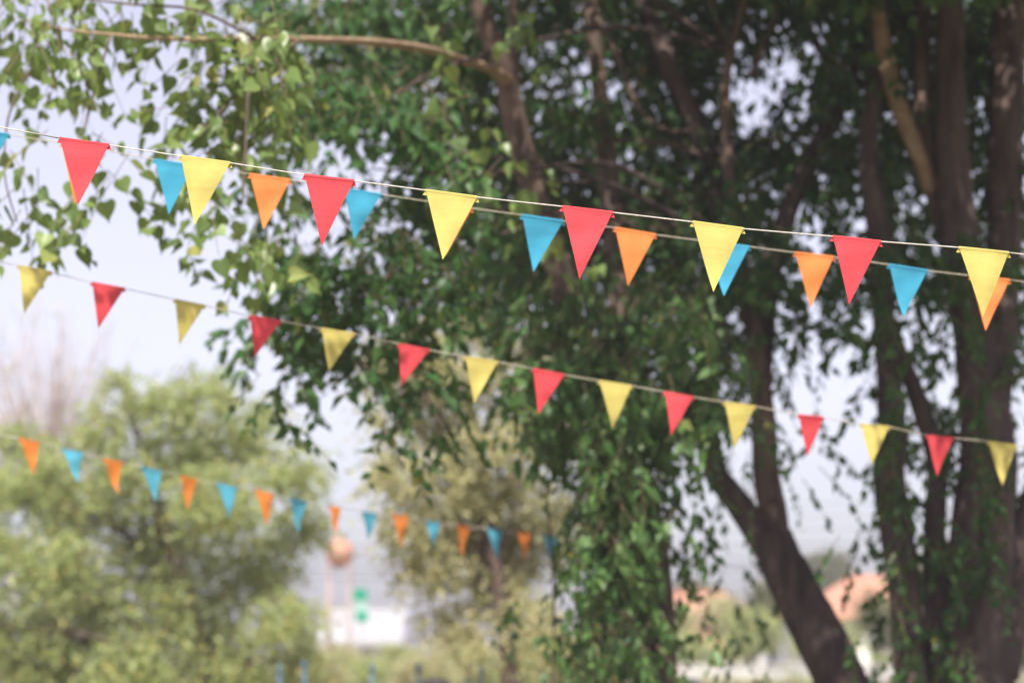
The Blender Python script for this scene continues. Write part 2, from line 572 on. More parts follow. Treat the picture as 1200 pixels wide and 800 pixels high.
limb(A, 'bough', [(597, 96, 19.7, 16), (575, 82, 19.2, 13), (540, 70, 18.5, 11), (500, 58, 17.8, 10), (430, 49, 16.8, 9.5), (330, 46, 15.8, 8.5), (250, 46, 15.1, 6.5), (180, 45, 15.0, 5), (125, 40, 14.9, 3.5), (70, 34, 14.9, 2.5), (20, 20, 14.8, 1.8)], M['bark_tan'])
for pts in ([(293, 46, 15.2, 4.5), (291, 100, 15.1, 4), (288, 170, 15.0, 3.5), (284, 240, 15.0, 2.5)],
            [(350, 47, 15.5, 4), (310, 85, 15.3, 3), (268, 120, 15.2, 2.5), (235, 160, 15.1, 2)],
            [(130, 42, 14.9, 3.5), (112, 100, 14.9, 3), (95, 170, 14.8, 2.2), (90, 240, 14.8, 1.8)],
            [(60, 50, 14.9, 3.5), (15, 120, 14.8, 3), (5, 200, 14.8, 2.2), (20, 260, 14.8, 1.8)],
            [(300, 46, 15.2, 4), (230, 12, 15.0, 3.5), (150, 5, 14.9, 3), (40, -10, 14.8, 2.5)]):
    limb(A, 'branch', pts, M['bark'], 0.05, 7)
HA = 0.122 ** 2 * 0.50
near = [(30, 20, 60, 50, .9), (110, 15, 60, 40, .9), (170, 20, 50, 40, .6), (20, 75, 50, 40, .9), (80, 70, 50, 40, .9), (130, 55, 40, 30, .5), (60, 110, 50, 25, .8),
        (110, 120, 40, 25, .6), (235, 60, 40, 40, .8), (290, 80, 50, 45, 1.2), (220, 115, 40, 30, .8), (260, 140, 55, 40, 1.2), (310, 150, 40, 40, .9), (240, 190, 45, 30, .8),
        (290, 210, 45, 35, .8), (250, 250, 40, 40, .7), (280, 290, 50, 30, .8), (235, 310, 30, 22, .6), (190, 170, 25, 25, .4), (270, 25, 40, 30, .7), (330, 70, 30, 40, .6),
        (25, 215, 35, 22, .45), (75, 210, 40, 25, .6), (120, 195, 30, 25, .6), (45, 255, 45, 25, .7), (100, 255, 40, 22, .6), (30, 288, 40, 16, .6), (90, 285, 45, 15, .4), (140, 230, 20, 20, .35),
        (330, 320, 30, 25, .5), (200, 245, 12, 22, .4)]
cl = [px_clump(a, b - 28, 15.0 + 0.5 * (a / 400) + random.uniform(-.3, .35), rx, ry, 0.45, l * (2.7 if a > 200 else 2.0), HA) for a, b, rx, ry, l in near]
lvA = sprays(cl, 0.122, per=6, twig=0.36, droop=0.9, spread=0.7, jit=0.42, lift=0.5, hang=0.6)
order = np.argsort(lvA[0][:, 1])
vis = order[:300]
rest = order[300:]
leaf_objects(pick(lvA, vis), HEART_V, HEART_T, A, M['heart_one'])
high = [px_clump(a, b, d, rx, ry, 0.7, l, HA) for a, b, d, rx, ry, l in [
    (530, 140, 17.2, 50, 50, .35), (570, 210, 17.6, 50, 50, .7), (640, 200, 17.8, 45, 50, .7),
    (650, 275, 17.8, 35, 35, .35), (590, 20, 17.6, 60, 40, .5), (520, 10, 16.8, 50, 40, .4),
    # above the frame
    (540, -140, 15.2, 200, 80, 1.4), (680, -160, 16.5, 160, 80, 1.4), (330, -130, 15.5, 150, 60, .8), (100, -110, 14.6, 160, 50, .5)]]
high += [((random.uniform(-3.2, -0.9), random.uniform(11.3, 12.6), random.uniform(6.2, 6.8)), (.5, .35, .3), 42) for _ in range(16)]  # unseen clumps added overhead to shade the left pennants of the third line
random.seed(5)
lvA2 = sprays(high, 0.13, per=6, twig=0.36, droop=0.9, spread=0.7, jit=0.42, lift=0.5, hang=0.6)
allA = tuple(np.concatenate([a[rest], b]) for a, b in zip(lvA[:5], lvA2[:5]))
tag(link('crown', leaves_mesh('fig_crown', allA, HEART_V, HEART_T), A, M['heart']), kind='stuff')
tw = tuple(np.concatenate([a, b]) for a, b in zip(lvA[5][:3], lvA2[5][:3])) + (0.9,)
tag(link('twigs', twig_mesh('fig_twigs', tw, 0.0035), A, M['twig']), kind='stuff')

QS = 1.22
# ------------------------------------------------------------------ trees B and C, creeper: foliage by 60-pixel cells, digit = leaf cover
GRID = ["00001677777577777766",
        "00000577772277117767",
        "00000477777777125466",
        "00000111677777746535",
        "00000213778888712533",
        "00000467778888844554",
        "00000554237888722314",
        "00000313207887510213",
        "00000101205864211222",
        "00000000000851111122",
        "00000000000851101111",
        "00000000000831101111",
        "00000000001721101111",
        "00000000001721101111"]
cells = {'B': [], 'C': [], 'V': []}
dangle = []
for j, row in enumerate(GRID):
    for i, ch in enumerate(row):
        v = int(ch) * 0.5
        if v == 0: continue
        who = 'V' if (10 <= i <= 13 and j >= 6) or (i == 9 and j > 8) else ('B' if i <= 14 else 'C')
        for rep in range(3):
            d = {'B': random.uniform(16.6, 20.5), 'C': random.uniform(16.3, 19.5), 'V': random.uniform(15.5, 16.9)}[who]
            if who == 'B' and i <= 8: d = random.uniform(14.2, 15.7) if j > 1 else random.uniform(16.4, 18.2)
            elif who == 'B' and i <= 11: d = random.uniform(16.9, 20.5)
            elif who == 'B' and j <= 3: d = random.uniform(17.5, 20.5)
            elif who == 'C' and j <= 4: d = random.uniform(17.1, 19.8)
            a = 30 + 60 * i + random.uniform(-18, 18); b = 8 + 60 * j + random.uniform(-18, 18)
            if who == 'V' and i <= 11 and j >= 8: a += 22
            (dangle if (14 <= i <= 16 and j >= 7) else cells[who]).append(px_clump(a, b, d, 44, 42, 0.4, v / 3 * (0.8 if (14 <= i <= 16 and j >= 7) else 1.25 if int(ch) < 4 else 1.6), LANCE_AREA))
# crown above the frame: a broad canopy, x0 x1 y0 y1 z0 z1 cover
canopy = {'B': [], 'C': []}
for who, x0, x1, y0, y1, n in (('B', -0.4, 3.6, 16.2, 26, 95), ('C', 1.6, 8.5, 13.0, 26, 180)):
    for _ in range(n):
        x, y = random.uniform(x0, x1), random.uniform(y0, y1)
        z = random.uniform(6.9, 8.6) - 0.02 * (y - 18) ** 2 * 0.6
        canopy[who].append(((x, y, max(z, 1.95 + 0.29 * y, 5.6)), (0.85, 0.85, 0.35), 190))

bB = P(985, 800, 17.6 * QS)
B = empty('forked_tree', (bB.x, bB.y, 0))
tag(B, 'dark leafy tree whose leaning trunk forks above the red-roofed house', 'tree')
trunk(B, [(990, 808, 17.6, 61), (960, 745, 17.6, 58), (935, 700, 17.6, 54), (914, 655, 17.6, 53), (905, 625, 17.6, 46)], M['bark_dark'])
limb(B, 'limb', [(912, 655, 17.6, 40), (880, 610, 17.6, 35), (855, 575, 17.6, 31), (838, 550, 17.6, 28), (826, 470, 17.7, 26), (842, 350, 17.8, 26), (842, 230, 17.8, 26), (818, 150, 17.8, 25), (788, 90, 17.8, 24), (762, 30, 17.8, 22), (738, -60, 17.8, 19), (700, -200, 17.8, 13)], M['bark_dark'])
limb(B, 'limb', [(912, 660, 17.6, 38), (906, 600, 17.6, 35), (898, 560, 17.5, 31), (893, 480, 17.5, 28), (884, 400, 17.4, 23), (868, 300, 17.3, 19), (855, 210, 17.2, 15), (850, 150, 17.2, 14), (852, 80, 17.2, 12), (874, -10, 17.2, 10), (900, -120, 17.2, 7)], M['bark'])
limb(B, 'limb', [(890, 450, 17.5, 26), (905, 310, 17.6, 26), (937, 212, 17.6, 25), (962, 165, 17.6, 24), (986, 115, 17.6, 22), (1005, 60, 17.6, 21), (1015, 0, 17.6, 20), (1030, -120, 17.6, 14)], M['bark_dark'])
for pts in ([(986, 112, 17.6, 15), (968, 70, 17.7, 12), (945, 25, 17.8, 10), (930, -40, 17.9, 7)],
            [(700, 20, 17.0, 8), (725, 70, 17.0, 7), (742, 115, 17.0, 6), (762, 142, 17.0, 5), (790, 154, 17.0, 4.5), (822, 150, 17.0, 3.5)],
            [(652, 30, 17.2, 6), (648, 45, 17.2, 5), (635, 48, 17.2, 4.5), (618, 44, 17.2, 4)],
            [(880, 90, 17.3, 9), (900, 40, 17.3, 7), (915, 0, 17.3, 5)],
            [(835, 190, 17.8, 10), (790, 170, 17.6, 7), (720, 165, 17.5, 5)],
            [(460, 60, 18, 7), (470, 120, 18, 6), (472, 200, 18, 4)],
            [(410, 0, 17.8, 7), (440, 40, 17.8, 6), (470, 85, 17.8, 5)]):
    limb(B, 'branch', pts, M['bark'], 0.05, 7)

bC = P(1150, 800, 17.0 * QS)
C = empty('many_stemmed_tree', (bC.x, bC.y, 0))
tag(C, 'big tree with a cluster of thick dark stems wrapped in ivy at right', 'tree')
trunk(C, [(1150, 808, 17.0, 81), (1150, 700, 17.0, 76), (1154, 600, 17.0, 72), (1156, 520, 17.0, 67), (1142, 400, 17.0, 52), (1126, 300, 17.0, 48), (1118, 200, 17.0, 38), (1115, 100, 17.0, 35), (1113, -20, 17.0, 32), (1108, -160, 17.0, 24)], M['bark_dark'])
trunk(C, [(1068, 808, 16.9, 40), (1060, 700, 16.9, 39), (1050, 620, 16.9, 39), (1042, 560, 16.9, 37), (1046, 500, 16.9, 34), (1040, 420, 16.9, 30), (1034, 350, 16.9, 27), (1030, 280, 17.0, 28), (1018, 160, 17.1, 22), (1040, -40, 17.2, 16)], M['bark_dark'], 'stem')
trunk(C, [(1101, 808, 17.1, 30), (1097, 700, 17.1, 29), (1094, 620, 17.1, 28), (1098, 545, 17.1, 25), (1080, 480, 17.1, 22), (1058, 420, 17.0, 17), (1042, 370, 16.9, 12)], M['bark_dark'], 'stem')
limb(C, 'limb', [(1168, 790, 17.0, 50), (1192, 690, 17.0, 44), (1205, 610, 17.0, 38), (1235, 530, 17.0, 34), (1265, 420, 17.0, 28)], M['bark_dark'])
limb(C, 'limb', [(1160, 500, 17.1, 44), (1172, 360, 17.2, 45), (1178, 240, 17.2, 44), (1180, 120, 17.2, 43), (1186, -20, 17.2, 40), (1196, -150, 17.2, 28)], M['bark_dark'])
limb(C, 'limb', [(1128, 330, 17.1, 26), (1098, 240, 17.2, 24), (1084, 150, 17.2, 23), (1079, 60, 17.2, 22), (1086, -40, 17.2, 18)], M['bark'])
limb(C, 'limb', [(1092, 225, 17.2, 22), (1078, 185, 17.1, 22), (1062, 145, 17.1, 22), (1046, 100, 17.1, 22), (1034, 50, 17.1, 20), (1022, -30, 17.1, 16), (1000, -140, 17.1, 10)], M['bark_tan'])

anch = {'B': [P(842, 230, 17.8 * QS), P(788, 60, 17.8 * QS), P(870, 300, 17.3 * QS), P(852, 60, 17.2 * QS), P(962, 165, 17.6 * QS), P(720, -150, 17.8 * QS), P(1015, -60, 17.6 * QS)],
        'C': [P(1118, 200, 17 * QS), P(1180, 120, 17.2 * QS), P(1030, 280, 17 * QS), P(1142, 400, 17 * QS), P(1110, -120, 17 * QS), P(1190, -120, 17.2 * QS), P(1156, 520, 17 * QS)]}
for who, tree in (('B', B), ('C', C)):
    lst = cells[who] + canopy[who]
    top = sprays(canopy[who], 0.17, per=9, twig=0.5, droop=0.4, spread=0.8, jit=0.35, lift=0.9, hang=0.3)
    tag(link('canopy', leaves_mesh(who + '_canopy', top, DIA_V, DIA_T), tree, M['dark']), kind='stuff')
    lv = sprays(cells[who], 0.138, per=9, twig=0.32, droop=0.85, spread=0.7, jit=0.45, lift=0.5, hang=0.5)
    if who == 'B':
        lvd = sprays(dangle, 0.105, per=9, twig=0.34, droop=1.3, spread=0.6, jit=0.3, lift=0.5, hang=0.8)
        idx = rng.permutation(len(lvd[0]))
        leaf_objects(pick(lvd, idx[:300]), LANCE_V, LANCE_T, B, M['dark_one'])
        lv = tuple(np.concatenate([a, b[idx[300:]]]) for a, b in zip(lv[:5], lvd[:5])) + \
            (tuple(np.concatenate([a, b]) for a, b in zip(lv[5][:3], lvd[5][:3])) + (0.85,),)
    tag(link('crown', leaves_mesh(who + '_crown', lv, LANCE_V, LANCE_T), tree, M['dark']), kind='stuff')
    tag(link('twigs', twig_mesh(who + '_twigs', lv[5]), tree, M['twig']), kind='stuff')
    for n, (c, r, k) in enumerate(random.sample(lst, 26)):
        a = min(anch[who], key=lambda q: (q - Vector(c)).length)
        branch_to(tree, a, c, 0.03, M['bark_dark'], 0.10, n)

vb = P(700, 800, 16.6 * QS)
Vn = empty('leafy_creeper', (vb.x, vb.y, 0))
tag(Vn, 'mid-green creeper hanging in a thick curtain over the leaning trunk', 'creeper')
lv = sprays(cells['V'], 0.13, per=9, twig=0.36, droop=1.25, spread=0.6, jit=0.45, lift=0.45, hang=0.7)
tag(link('foliage', leaves_mesh('creeper_foliage', lv, LANCE_V, LANCE_T, 1.1), Vn, M['creeper']), kind='stuff')
tag(link('twigs', twig_mesh('creeper_twigs', lv[5]), Vn, M['twig']), kind='stuff')
for px in (650, 700, 745, 778):
    x = px + random.uniform(-8, 8)
    limb(Vn, 'vine_stem', [(x + 10, 400, 16.3, 2), (x + 4, 460, 16.2, 2.5), (x - 3, 560, 16.2, 2.5), (x + 6, 700, 16.3, 3), (x + 2, 860, 16.4, 3)], M['bark'], 0.05, 6)

# ivy wrapped round the stems of tree C, its own plant
ivb = P(1120, 800, 16.7 * QS)
iv = empty('ivy', (ivb.x, ivb.y, 0))
tag(iv, 'small-leaved ivy climbing the dark stem cluster at right', 'ivy')
ic = []
for (pts, w) in (([(1150, 790), (1150, 700), (1154, 600), (1156, 520), (1145, 440), (1135, 380), (1126, 300)], 48), ([(1066, 790), (1060, 700), (1050, 620), (1044, 560), (1046, 500), (1040, 420), (1034, 350)], 30),
                 ([(1100, 800), (1097, 700), (1094, 620), (1098, 545)], 26), ([(893, 470), (886, 420)], 20)):
    for a, b in pts:
        for _ in range(2):
            ic.append(px_clump(a + random.uniform(-.5, .5) * w, b + random.uniform(-40, 40), 16.55 + random.uniform(-.1, .2), w * .6, 42, 0.15, 0.8, LANCE_AREA))
lv = sprays(ic, 0.10, per=8, twig=0.3, droop=1.4, spread=0.7, jit=0.35, lift=0.5, hang=0.7)
tag(link('foliage', leaves_mesh('ivy_foliage', lv, LANCE_V, LANCE_T, 1.25), iv, M['dark']), kind='stuff')
tag(link('twigs', twig_mesh('ivy_twigs', lv[5]), iv, M['twig']), kind='stuff')


QS = 1.0
# ------------------------------------------------------------------ trees further back
def back_tree(name, label, base_px, d, trunk_w, clumps, leaf_len, mat, group=None, tpl=(DIA_V, DIA_T), bark='bark', nb=14, lai=1.0, droop=0.4, top=None, kindname='tree'):
    b = P(base_px, 800, d)
    t = empty(name, (b.x, b.y, 0))
    tag(t, label, kindname, group)
    area = leaf_len ** 2 * 0.27
    cl = [px_clump(x, y, d + dd, rx, ry, max(rx, ry) * mpp(d) * 0.8, l * lai, area) for x, y, dd, rx, ry, l in clumps]
    lv = sprays(cl, leaf_len, per=8, twig=leaf_len * 4.2, droop=droop, spread=0.8, jit=0.7, lift=0.4, hang=0.2)
    tag(link('crown', leaves_mesh(name + '_crown', lv, *tpl), t, mat), kind='stuff')
    cx = sum(c[0][0] for c in cl) / len(cl)
    cz = max(c[0][2] for c in cl)
    topv = Vector((cx, b.y, cz * 0.9))
    r0 = trunk_w / 2
    mid = Vector((b.x * 0.7 + cx * 0.3, b.y, cz * 0.45))
    link('trunk', tube('trunk', [(Vector((b.x, b.y, -0.1)), r0 * 1.3), (Vector((b.x, b.y, cz * 0.2)), r0), (mid, r0 * 0.75), (topv, r0 * 0.25)], 10, 0.08, seed=int(d)), t, M[bark])
    for n, c in enumerate(random.sample(cl, min(nb, len(cl)))):
        z = min(max(c[0][2] * 0.55, cz * 0.2), cz * 0.8)
        k = z / (cz * 0.9)
        a = Vector((b.x, b.y, 0)).lerp(topv, k) if k > 0.5 else Vector((b.x + (mid.x - b.x) * k * 2, b.y, z))
        branch_to(t, a, c[0], r0 * 0.4, M[bark], 0.1, n)
    return t


E = []
for x, y, s in [(230, 470, 40), (180, 480, 35), (280, 520, 50), (210, 530, 60), (330, 560, 45), (150, 560, 55), (260, 590, 70), (90, 600, 60), (40, 570, 50), (345, 620, 40), (180, 640, 75),
                (300, 670, 65), (60, 670, 75), (110, 720, 75), (230, 720, 75), (330, 730, 50), (20, 760, 70), (150, 790, 70), (270, 790, 70), (350, 785, 40), (-30, 640, 60), (-40, 720, 60), (10, 520, 35), (70, 790, 60),
                (140, 450, 25), (300, 480, 25), (255, 445, 18), (120, 510, 30), (-80, 600, 70), (-100, 720, 90)]:
    E.append((x + random.uniform(-8, 8), y - 8, random.uniform(-1.2, 0.8), s * 0.85, s * 0.70, 6.2))
for _ in range(26):
    x = random.uniform(-30, 375)
    E.append((x, 445 + abs(x - 215) ** 1.35 * 0.085 + random.uniform(-22, 30), random.uniform(-1, 1), random.uniform(9, 20), random.uniform(9, 20), 2.4))
back_tree('broad_tree', 'broad yellow-green bushy tree filling the lower left behind the orange and blue bunting', 240, 40.0, 0.30, E, 0.12, M['olive'], nb=10, lai=1.0, droop=0.5)
Fc_ = []
for x, y, s, l in [(470, 430, 40, .8), (540, 420, 40, .8), (585, 450, 35, .8), (450, 480, 30, .8), (510, 490, 45, 1), (570, 510, 45, 1), (465, 540, 40, 1), (530, 560, 50, 1.2), (600, 570, 40, 1.2), (480, 600, 40, 1.1), (560, 620, 50, 1.4), (510, 660, 40, 1.2),
                   (580, 680, 40, 1.2), (530, 720, 35, 1), (620, 720, 40, 1.2), (560, 760, 30, .8), (610, 640, 50, 1.3), (640, 500, 50, 1), (660, 600, 50, 1), (660, 760, 45, 1), (440, 560, 16, .6), (490, 385, 40, .8), (560, 370, 45, .9), (450, 420, 35, .8), (520, 440, 40, 1), (610, 400, 40, .8), (480, 640, 30, .8)]:
    Fc_.append((x, y, random.uniform(-.8, .8), s, s * 0.85, l))
back_tree('yellowing_tree', 'sunlit pale yellow-green tree with a brown trunk behind the hanging creeper', 598, 33.0, 0.28, Fc_, 0.10, M['khaki'], nb=9, lai=4.6, droop=0.6)
G = []
for x, y, s in [(20, 480, 30), (70, 490, 25), (150, 470, 20), (90, 440, 16), (20, 420, 16), (45, 360, 18)]:
    G.append((x, y, 0, s, s, .35))
g = back_tree('bare_tree', 'thin nearly bare tree with pinkish grey twigs against the sky at far left', 60, 56.0, 0.16, G, 0.10, M['khaki'], bark='twig_pale', nb=6, lai=1.0)
for n in range(120):
    x0 = random.uniform(-80, 170)
    y1 = random.uniform(330, 470) + abs(x0 - 40) * 0.35
    a = P(50 + (x0 - 50) * 0.35, random.uniform(500, 600), 56); b = P(x0 + random.uniform(-10, 10), y1, 56 + random.uniform(-1.5, 1.5))
    link('branch', tube('branch', [(a, 0.020), (a.lerp(b, .5) + Vector((random.uniform(-.4, .4), 0, random.uniform(-.2, .2))), 0.014), (b, 0.007)], 5, 0, n), g, M['twig_pale'])

# shrubs and small trees far back, across the field
SH = [(360, 775, 62, 40, 26), (430, 782, 66, 45, 24), (500, 776, 64, 42, 28), (560, 778, 70, 40, 26), (395, 764, 75, 30, 14), (470, 762, 78, 26, 14), (535, 755, 80, 30, 30), (620, 770, 72, 50, 34)]
for n, (x, y, d, rx, ry) in enumerate(SH):
    back_tree('shrub', ['round pale green shrub beside the broad tree, below the white shed', 'low shrub below the green sign', 'low shrub between the white shed and the yellowing tree', 'pale shrub at the foot of the yellowing tree',
              'small shrub under the left end of the white shed', 'small shrub under the right end of the white shed', 'taller shrub just right of the white shed', 'wide shrub behind the hanging creeper'][n], x, d, 0.08,
              [(x + random.uniform(-.5, .5) * rx, y + random.uniform(-.3, .5) * ry, random.uniform(-.5, .5), rx * .6, ry * .6, 3) for _ in range(6)] + [(x, y + ry, 0, rx, ry, 3)], 0.14, M['olive' if n % 2 else 'khaki'], 'shrubs across the field', nb=4, kindname='shrub')
FT = [(820, 695, 160, 34, 22, 'pale hazy tree rising behind the faded red roof', 'far_leaf'), (962, 672, 170, 44, 30, 'rounded hazy tree rising above the bright red roof', 'far_leaf'),
      (880, 735, 105, 32, 30, 'bushy small tree left of the forking trunk, before the houses', 'olive'), (905, 700, 115, 24, 40, 'narrow small tree seen just behind the forking trunk', 'far_leaf'), (975, 742, 100, 34, 20, 'green bush in front of the bright red roof', 'olive'),
      (805, 755, 108, 24, 20, 'green bush under the faded red roof', 'olive'), (1030, 725, 120, 26, 40, 'pale small tree between the dark stems', 'far_leaf'), (1085, 700, 140, 30, 60, 'tall pale tree seen between the thick stems', 'far_leaf'), (960, 803, 90, 50, 12, 'low bush at the foot of the forked tree', 'olive'),
      (1210, 740, 120, 40, 40, 'pale tree at the right edge behind the stems', 'far_leaf'), (725, 740, 130, 50, 50, 'pale tree glimpsed through the creeper', 'far_leaf'), (835, 765, 112, 40, 14, 'low pale hedge bush before the faded red roof', 'olive'), (1000, 775, 111, 60, 12, 'low pale bush below the white outbuilding', 'olive'),
      (848, 712, 118, 22, 22, 'small pale tree breaking the eaves of the faded red roof', 'khaki'), (790, 725, 125, 30, 26, 'pale yellow tree between the creeper and the faded red roof', 'khaki'), (850, 800, 88, 85, 9, 'low strip of bushes under the low white wall', 'khaki')]
for n, (x, y, d, rx, ry, lab, m) in enumerate(FT):
    back_tree('far_tree', lab, x, d, 0.22, [(x + random.uniform(-.55, .55) * rx, y + random.uniform(-.5, .5) * ry, random.uniform(-1, 1), rx * .55, ry * .55, 4) for _ in range(12)], 0.24, M[m], 'trees and bushes by the far houses', nb=5)

# ------------------------------------------------------------------ houses
def house(name, label, px0, px1, d, eave_y, ridge_y, depth, ridge_in0=0.18, ridge_in1=0.18, wins=3):
    a = P(px0, eave_y, d); b = P(px1, eave_y, d)
    ze = a.z; zr = P(600, ridge_y, d + depth / 2).z
    w = b.x - a.x
    cx = (a.x + b.x) / 2
    t = empty(name, (cx, d + depth / 2, 0))
    tag(t, label, 'house', 'houses across the road')
    ov = 0.45
    x0, x1, y0, y1 = a.x + ov, b.x - ov, d + ov, d + depth - ov
    th = 0.2
    W = []
    # front wall with window openings, then the other three walls
    n = wins
    ww = min(1.2, (x1 - x0) / (n * 1.8)); sill, head = 0.9, min(2.1, ze - 0.3)
    xs = [x0 + (x1 - x0) * (i + 0.5) / n for i in range(n)]
    cur = x0
    for xc in xs:
        W.append(((cur + xc - ww / 2) / 2, y0, ze / 2, xc - ww / 2 - cur, th, ze))
        W.append((xc, y0, sill / 2, ww, th, sill))
        W.append((xc, y0, (head + ze) / 2, ww, th, ze - head))
        cur = xc + ww / 2
    W.append(((cur + x1) / 2, y0, ze / 2, x1 - cur, th, ze))
    W.append((cx, y1, ze / 2, x1 - x0, th, ze))
    W.append((x0 + th / 2, (y0 + y1) / 2, ze / 2, th, y1 - y0 - th * 1.02, ze - 0.01))
    W.append((x1 - th / 2, (y0 + y1) / 2, ze / 2, th, y1 - y0 - th * 1.02, ze - 0.01))
    link('wall', boxes('wall', W), t, M['wall_white'])
    for xc in xs:
        f = link('window', boxes('window', [(xc, y0 + 0.03, (sill + head) / 2, ww - 0.02, 0.02, head - sill - 0.02)]), t, M['glass'])
        fr = boxes('frame', [(xc - ww / 2 + 0.04, y0, (sill + head) / 2, 0.07, 0.1, head - sill), (xc + ww / 2 - 0.04, y0, (sill + head) / 2, 0.07, 0.1, head - sill),
                             (xc, y0, head - 0.04, ww - 0.16, 0.1, 0.07), (xc, y0, sill + 0.04, ww - 0.16, 0.1, 0.07), (xc, y0 - 0.01, (sill + head) / 2, 0.05, 0.09, head - sill - 0.16)])
        o = bpy.data.objects.new('frame', fr); fr.materials.append(M['wood']); o.parent = f; col.objects.link(o)
    ym = d + depth / 2
    r0, r1 = a.x + w * ridge_in0, b.x - w * ridge_in1
    T = 0.12
    V = [(a.x, d, ze), (b.x, d, ze), (b.x, d + depth, ze), (a.x, d + depth, ze), (r0, ym, zr), (r1, ym, zr),
         (a.x, d, ze - T), (b.x, d, ze - T), (b.x, d + depth, ze - T), (a.x, d + depth, ze - T)]
    Fq = [(0, 1, 5, 4), (2, 3, 4, 5), (1, 2, 5), (3, 0, 4), (6, 7, 1, 0), (7, 8, 2, 1), (8, 9, 3, 2), (9, 6, 0, 3), (9, 8, 7, 6)]
    rf = link('roof', mesh('roof', V, Fq), t, M['roof_red'])
    o = bpy.data.objects.new('ridge_cap', tube('ridge_cap', [(Vector((r0, ym, zr + 0.02)), 0.12), (Vector((r1, ym, zr + 0.02)), 0.12)], 8, 0, 0, 1))
    o.data.materials.append(M['roof_red']); o.parent = rf; col.objects.link(o)
    return t


house('house', 'house with a bright red hipped roof right of the forked trunk', 935, 1075, 128, 724, 676, 9, 0.52, 0.1, 4)
house('house', 'house with a wide faded red roof left of the forked trunk', 770, 905, 138, 732, 694, 9, 0.15, 0.35, 4)
house('house', 'low house with a small red roof behind the low white wall', 808, 862, 116, 760, 738, 5, 0.1, 0.3, 2)

# white shed with a sloping sheet roof
a = P(370, 752, 112); b = P(472, 752, 112); zt = P(400, 713, 115).z
shed = empty('white_shed', ((a.x + b.x) / 2, 114, 0))
tag(shed, 'small white shed with a pale sloping sheet roof beside the green sign', 'shed')
link('wall', boxes('wall', [((a.x + b.x) / 2, 112.5, (a.z - .1) / 2, b.x - a.x - .6, .15, a.z - .1), ((a.x + b.x) / 2, 116.4, (zt - .15) / 2, b.x - a.x - .6, .15, zt - .15),
                            (a.x + .37, 114.4, (a.z - .1) / 2, .15, 3.7, a.z - .1), (b.x - .37, 114.4, (a.z - .1) / 2, .15, 3.7, a.z - .1)]), shed, M['wall_white'])
Vr, Fr = [], []
nr = 26
for i in range(nr * 2 + 1):                      # corrugated sheet
    t = i / (nr * 2)
    x = a.x + (b.x - a.x) * t
    dz = 0.02 if i % 2 else -0.02
    Vr += [(x, 112 - 0.3, a.z + dz), (x, 116.8, zt + dz + 0.05)]
for i in range(nr * 2):
    Fr.append((2 * i, 2 * i + 2, 2 * i + 3, 2 * i + 1))
link('roof', mesh('roof', Vr, Fr), shed, M['metal_white'])
link('fascia', boxes('fascia', [((a.x + b.x) / 2, 111.72, a.z - .09, b.x - a.x, .03, .14)]), shed, M['metal_white'])
link('door', boxes('door', [((a.x + b.x) / 2, 112.38, .98, .9, .05, 1.9)]), shed, M['wood'])

# ball-shaped water tank on tall legs
bt = P(398, 648, 104)
wt = empty('water_tower', (bt.x, bt.y, 0))
tag(wt, 'ball-shaped faded orange water tank on thin pinkish legs', 'water tower')
Rb = 17.5 * mpp(104)
prof = []
for i in range(17):
    an = -math.pi / 2 + math.pi * i / 16
    prof.append((math.cos(an) * Rb, math.sin(an) * Rb * 0.97))
V, Fq = [], []
for r_, z_ in prof:
    for s in range(24):
        an = 2 * math.pi * s / 24
        V.append((bt.x + r_ * math.cos(an), bt.y + r_ * math.sin(an), bt.z + z_))
for i in range(16):
    for s in range(24):
        Fq.append((i * 24 + s, i * 24 + (s + 1) % 24, (i + 1) * 24 + (s + 1) % 24, (i + 1) * 24 + s))
tank = link('tank', mesh('tank', V, Fq, True), wt, M['tank'])
for nm, m_ in (('band', tube('band', [(Vector((bt.x, bt.y, bt.z - .06)), Rb * 1.03), (Vector((bt.x, bt.y, bt.z + .06)), Rb * 1.03)], 28, 0, 0, 1)),
               ('lid', tube('lid', [(Vector((bt.x, bt.y, bt.z + Rb * .93)), .2), (Vector((bt.x, bt.y, bt.z + Rb * 1.06)), .17)], 14, 0, 0, 1))):
    o = bpy.data.objects.new(nm, m_); m_.materials.append(M['steel_red']); o.parent = tank; col.objects.link(o)
for sx, sy in ((-.42, -.42), (.42, -.42), (.42, .42), (-.42, .42)):
    link('leg', tube('leg', [(Vector((bt.x + sx * 1.15, bt.y + sy * 1.15, -.05)), .045), (Vector((bt.x + sx, bt.y + sy, bt.z - Rb * .55)), .04)], 8, 0, 0, 1), wt, M['steel_red'])
for z in (1.6, 3.4):
    link('brace', boxes('brace', [(bt.x, bt.y - .46, z, .92, .05, .05), (bt.x, bt.y + .46, z, .92, .05, .05), (bt.x - .46, bt.y, z, .05, .86, .05), (bt.x + .46, bt.y, z, .05, .86, .05)]), wt, M['steel_red'])

# green and white sign on a post
sc_ = P(423, 708, 92)
k = mpp(92)
sg = empty('roadside_sign', (sc_.x, 92, 0))
tag(sg, 'upright green and white sign board standing before the white shed', 'sign')
link('post', tube('post', [(Vector((sc_.x, 92.06, -.1)), .045), (Vector((sc_.x, 92.06, sc_.z + .5)), .045)], 10, 0, 0, 1), sg, M['steel'])
link('green_panel', boxes('green_panel', [(sc_.x - .03, 91.95, P(0, 696, 92).z, 16 * k, .06, 13 * k)]), sg, M['sign_green'])
link('white_panel', boxes('white_panel', [(sc_.x, 91.97, P(0, 709.5, 92).z, 14 * k, .04, 14.6 * k)]), sg, M['sign_white'])
link('green_panel', boxes('green_panel', [(sc_.x + .04, 91.95, P(0, 722, 92).z, 15 * k, .06, 11 * k)]), sg, M['sign_green'])

